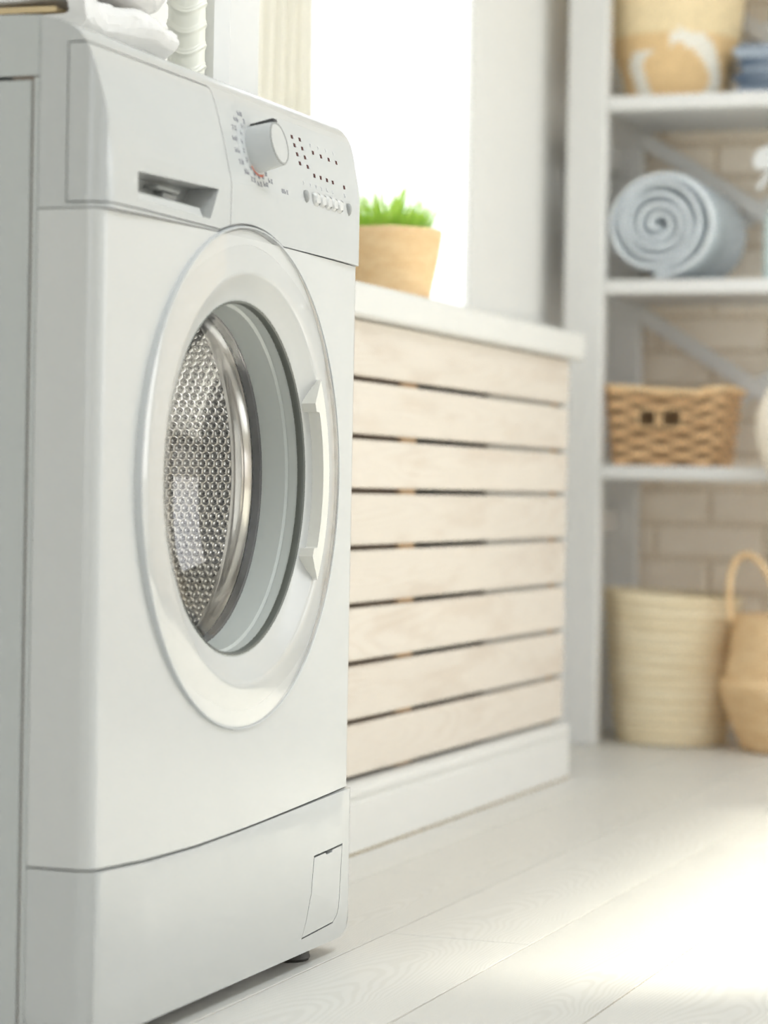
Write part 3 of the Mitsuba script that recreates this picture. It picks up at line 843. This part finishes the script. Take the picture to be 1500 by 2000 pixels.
rel = 0.0055 * np.abs(np.sin(PI * rowi)) ** 0.6 * (0.5 + 0.5 * np.where(np.floor(rowi) % 2 == 0, 1, -1) * np.cos(2 * PI * U_ / ls.length * 10))
flare = 0.016 * (Z_ / wh) - 0.014 + 0.004 * np.sin(U_ * 23)
sag = 0.006 * (Z_ / wh) * np.sin(U_ * 13)
o_ = pp[:, None] + nn[:, None] * (flare + rel)[..., None]
i_ = pp[:, None] + nn[:, None] * (flare - 0.007)[..., None]
ov = np.concatenate([o_, (wz + Z_ + sag)[..., None]], -1)
iv = np.concatenate([i_, (wz + Z_ + sag)[..., None]], -1)[:, ::-1]
av = np.concatenate([ov, iv], 1)
f = grid_faces(nu, 2 * nv, wrap_u=True)
V = av.reshape(-1, 3)
cen = V[f].mean(1)
holes = (cen[:, 1] < wy0 + 0.03) & (cen[:, 2] > wz + 0.074) & (cen[:, 2] < wz + 0.105) & (((cen[:, 0] > -0.272) & (cen[:, 0] < -0.240)) | ((cen[:, 0] > -0.227) & (cen[:, 0] < -0.191)))
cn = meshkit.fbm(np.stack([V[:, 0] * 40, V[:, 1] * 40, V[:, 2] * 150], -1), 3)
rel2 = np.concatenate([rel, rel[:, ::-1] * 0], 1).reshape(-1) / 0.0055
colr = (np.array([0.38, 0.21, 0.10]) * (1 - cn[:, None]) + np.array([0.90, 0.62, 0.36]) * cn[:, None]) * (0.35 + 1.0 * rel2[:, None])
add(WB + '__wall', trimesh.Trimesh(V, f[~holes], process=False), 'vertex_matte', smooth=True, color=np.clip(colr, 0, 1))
rim_path = np.concatenate([pp + nn * 0.004, (wz + wh + 0.006 * np.sin(uu * 13))[:, None]], 1)[::2]
add(WB + '__rim', tube(rim_path, 0.0062, 8, closed=True), 'weave', smooth=True)
add(WB + '__bottom', cbox(wx0 + 0.016, wx1 - 0.016, wy0 + 0.016, wy1 - 0.016, wz + 0.0005, wz + 0.008, 0.002), 'weave')
for (a, b) in ((-0.274, -0.238), (-0.229, -0.189)):
    q = np.array([(a, wz + 0.072), (b, wz + 0.072), (b, wz + 0.107), (a, wz + 0.107)])
    pth = [(x, wy0 - 0.001 + 0.003, z) for x, z in np.vstack([q[i] + (q[(i + 1) % 4] - q[i]) * t for i in range(4) for t in (0.1, 0.5, 0.9)]).tolist()]
    add(WB + '__grip_border', tube(pth, 0.0024, 8, closed=True), 'weave', smooth=True)

# cream pouch hanging at the right edge
PH = 'hanging_pouch'
tag(PH, 'round cream cloth pouch hanging at the front of the third shelf, cut by the frame', 'pouch')
add(PH + '__bag', lathe([(0, -0.012), (0.010, -0.010), (0.022, 0.01), (0.052, 0.05), (0.068, 0.09), (0.073, 0.125), (0.070, 0.16), (0.052, 0.20), (0.028, 0.225), (0.018, 0.24), (0.022, 0.262), (0, 0.262)], 48, 'z', (0.045, 2.745, 0.475)), 'cream_cloth', smooth=40)
add(PH + '__cord', tube([(0.045, 2.745, 0.72), (0.043, 2.76, 0.80), (0.042, 2.790, 0.868), (0.042, 2.812, 0.8905), (0.042, 2.84, 0.8885)], 0.003, 8), 'cream_cloth', smooth=True)

# big tan basket on the floor
fb = np.array([-0.232, 2.975, 0.0])


def coil_col(TH, Z, relief):
    n = meshkit.fbm(np.stack([np.cos(TH) * 1.2, np.sin(TH) * 1.2, Z * 70], -1), 3)
    c = np.array([0.80, 0.66, 0.44]) * (1 - n[..., None]) + np.array([0.92, 0.82, 0.62]) * n[..., None]
    band = 0.92 + 0.08 * np.clip(np.sin(Z * 2 * PI / 0.011) * 1.5, -1, 1)
    return np.clip(c * band[..., None], 0, 1)


m_, c_ = woven_lathe([(0.098, 0.0), (0.104, 0.004), (0.111, 0.05), (0.119, 0.13), (0.127, 0.22), (0.132, 0.275), (0.133, 0.290)], fb, 0, 26, 0.0028, n_t=160, n_z=240, colour=coil_col, wob=0.012, seed=5)
vv = np.array(m_.vertices)
vv[:, 2] -= np.where(vv[:, 2] > 0.15, (vv[:, 0] - fb[0]) * 0.05, 0)
add('straw_basket', trimesh.Trimesh(vv, m_.faces, process=False), 'vertex_matte', smooth=True, color=c_)
tag('straw_basket', 'tall plain straw-coloured basket on the floor under the shelves', 'basket')

# belly basket with handles
BB = 'belly_basket'
tag(BB, 'folded seagrass belly basket with loop handles on the floor right of the straw basket', 'basket')
bb = np.array([0.021, 2.90, 0.0])
m_, _ = woven_lathe([(0.082, 0.0), (0.092, 0.006), (0.112, 0.045), (0.130, 0.09), (0.139, 0.118), (0.139, 0.126), (0.128, 0.140), (0.121, 0.18), (0.117, 0.235), (0.117, 0.256)], bb, 70, 34, 0.0026, n_t=320, n_z=200, wob=0.008, seed=11)
add(BB + '__body', m_, 'weave', smooth=True)
for sx_ in (-1, 1):
    t = np.linspace(0, PI, 24)
    pth = np.stack([bb[0] + sx_ * (0.060 + 0.020 * np.sin(t)) - 0.046 * np.cos(t) * 1.0 + (0.0 if sx_ < 0 else 0.0), bb[1] - 0.080 + 0 * t + 0.01 * np.sin(t), 0.245 + 0.125 * np.sin(t) ** 0.8], 1)
    add(BB + '__handle', tube(pth, 0.0062, 8), 'weave', smooth=True)

# ------------------------------------------------------------------ things on the washing machine
def towel(name, label, path, thick, y0, y1, zscale, seed, sx=0.0, drop=0.0, zfloor=lambda s_: 0.8662 + 0 * s_):
    pg = LineString(path).buffer(thick, quad_segs=6)
    q = ext_poly(pg, 1.0, 90).refine_to_length(0.02)
    v = tm(q)
    vv = np.array(v.vertices)
    s = vv[:, 2]
    y = y0 + s * (y1 - y0)
    z0 = path[0][1] - thick
    sc = np.interp(s, [0, 1], zscale)
    n2 = meshkit.fbm(np.stack([vv[:, 0] * 240, y * 240, vv[:, 1] * 240 + seed], -1), 2) - 0.5
    n1 = meshkit.fbm(np.stack([vv[:, 0] * 14, y * 14, vv[:, 1] * 30 + seed], -1), 3) - 0.5
    nw = np.stack([vv[:, 0] + sx * s + 0.030 * n1 + 0.003 * n2, y + 0.012 * n1, np.maximum(zfloor(s), z0 + (vv[:, 1] - z0) * sc - (1 - sc) * 0.0 + drop * s + 0.016 * n1 * (vv[:, 1] > z0 + 0.004) + 0.002 * n2)], 1)
    add(name, trimesh.Trimesh(nw, v.faces[:, ::-1], process=False), 'towel_white', smooth=50)
    tag(name, label, 'towel')


def u_path(x_back, x_front, zl, zu, n=9):
    r = (zu - zl) / 2
    arc = [(x_front - r + r * math.sin(t), (zl + zu) / 2 - r * math.cos(t)) for t in np.linspace(0, PI, n)]
    return [(x_back, zl)] + arc + [(x_back, zu)]


towel('folded_towel', 'white folded towel lying directly on top of the washing machine, open fold facing the camera', u_path(-0.30, -0.066, 0.8735, 0.9030), 0.0075, 0.085, 0.262, (1.0, 0.74), 3, sx=0.0)
towel('draped_towel', 'second white towel bunched on top of the folded towel', u_path(-0.30, -0.068, 0.9285, 0.972), 0.0085, 0.115, 0.265, (1.0, 0.8), 9, sx=-0.004, drop=-0.010)
bz = LineString([(-0.30, 0.8865), (-0.12, 0.8865), (-0.092, 0.8860)]).buffer(0.0024, quad_segs=4)
v = tm(ext_poly(bz, 0.13, 6)); vv = np.array(v.vertices)
add('beige_sheet', trimesh.Trimesh(np.stack([vv[:, 0], 0.088 + vv[:, 2], vv[:, 1]], 1), v.faces[:, ::-1], process=False), 'beige_tone', smooth=40)  # thin beige sheet, added to give the fold its gold tone
tag('beige_sheet', 'thin beige sheet added inside the open fold of the lower white towel for its gold tone', 'cloth')
vz = np.linspace(0, 0.26, 260)
thn = 72
TH, Zv = np.meshgrid(np.arange(thn) * 2 * PI / thn, vz, indexing='ij')
ph = (Zv - 0.0062 * np.sin(2 * TH + 0.9)) / 0.0207
ridge = np.exp(-((ph - np.round(ph)) / 0.10) ** 2) + 0.5 * np.exp(-((ph - 0.17 - np.round(ph - 0.17)) / 0.05) ** 2)
Rv = 0.0185 + 0.0018 * ridge - 0.0015 * np.clip(1 - Zv / 0.004, 0, 1)
Vv = np.stack([-0.121 + Rv * np.cos(TH), 0.425 + Rv * np.sin(TH), 0.8655 + Zv], -1).reshape(-1, 3)
ff = grid_faces(thn, len(vz), wrap_u=True)
b0, b1 = len(Vv), len(Vv) + 1
Vv = np.vstack([Vv, [[-0.121, 0.425, 0.8655], [-0.121, 0.425, 0.8655 + 0.26]]])
n_ = len(vz)
ff = np.vstack([ff, [[b0, (i + 1) % thn * n_, i * n_] for i in range(thn)], [[b1, i * n_ + n_ - 1, (i + 1) % thn * n_ + n_ - 1] for i in range(thn)]])
add('ribbed_vase', trimesh.Trimesh(Vv, ff, process=False), 'ceramic', smooth=True)
tag('ribbed_vase', 'slim cream vase with wavy ridges on the washing machine behind the towels', 'vase')
WBt = 'white_bottle'
tag(WBt, 'tall flat white laundry bottle at the far end of the washing machine top', 'bottle')
bp = Polygon([(-0.118, 0.455), (-0.092, 0.455), (-0.084, 0.475), (-0.0825, 0.545), (-0.090, 0.562), (-0.118, 0.562), (-0.126, 0.54), (-0.126, 0.475)]).buffer(0.001)
bm = ext_poly(bp, 0.24, 12)
v = tm(bm); vv = np.array(v.vertices)
vv[:, 0] = -0.104 + (vv[:, 0] + 0.104) * (1 + 0.05 * np.sin(np.clip(vv[:, 2] - 0.09, 0, 0.15) / 0.15 * PI))
vv[:, 2] += 0.8655
vv[:, 0] -= 0.013
add(WBt + '__body', trimesh.Trimesh(vv, v.faces, process=False), 'bottle_white', smooth=25)
add(WBt + '__cap', lathe([(0, 0.24), (0.016, 0.24), (0.016, 0.275), (0.014, 0.278), (0, 0.278)], 32, 'z', (-0.117, 0.508, 0.8655)), 'bottle_white', smooth=30)

# wavy cream cloth standing in for the casing at the near side of the window
nu, nv = 90, 40
uu, zz = np.linspace(0, 1, nu), np.linspace(0.80, 2.3, nv)
U_, Z_ = np.meshgrid(uu, zz, indexing='ij')
yv = 1.34 + 0.205 * U_ + 0.006 * np.sin(Z_ * 5 + U_ * 4)
xv = X_L + 0.026 + 0.014 * np.sin(U_ * 2 * PI * 5.5 + 0.5 * np.sin(Z_ * 3)) 
V = np.stack([xv, yv, Z_], -1).reshape(-1, 3)
add('casing_cloth', trimesh.Trimesh(V, grid_faces(nu, nv), process=False), 'casing_cream', smooth=True)
tag('casing_cloth', 'wavy cream cloth standing in for the casing at the near side of the window', 'casing_cloth')


# unseen white panelled door, added for its reflection in the machine front
dm = mbox(0.55, 1.38, Y_B - 0.045, Y_B - 0.003, 0.004, 2.05)
for (a, b, c, d) in ((0.66, 1.27, 0.18, 0.92), (0.66, 1.27, 1.06, 1.92)):
    dm = dm - mbox(a, b, Y_B - 0.05, Y_B - 0.033, c, d) + mbox(a + 0.03, b - 0.03, Y_B - 0.040, Y_B - 0.02, c + 0.03, d - 0.03)
add('added_door_1__leaf', tm(dm), 'trim_white')
for (a, b, c, d) in ((0.47, 0.548, 0, 2.13), (1.382, 1.46, 0, 2.13), (0.548, 1.382, 2.052, 2.13)):
    add('added_door_1__casing', cbox(a, b, Y_B - 0.05, Y_B - 0.003, c, d, 0.003), 'trim_white')
add('added_door_1__handle', tube([(0.62, Y_B - 0.04, 1.0), (0.62, Y_B - 0.09, 1.0), (0.64, Y_B - 0.095, 1.0), (0.73, Y_B - 0.095, 1.0)], 0.009, 12), 'chrome', smooth=40)
tag('added_door_1', 'unseen white panelled door right of the shelf unit, added for its reflection', kind='structure')
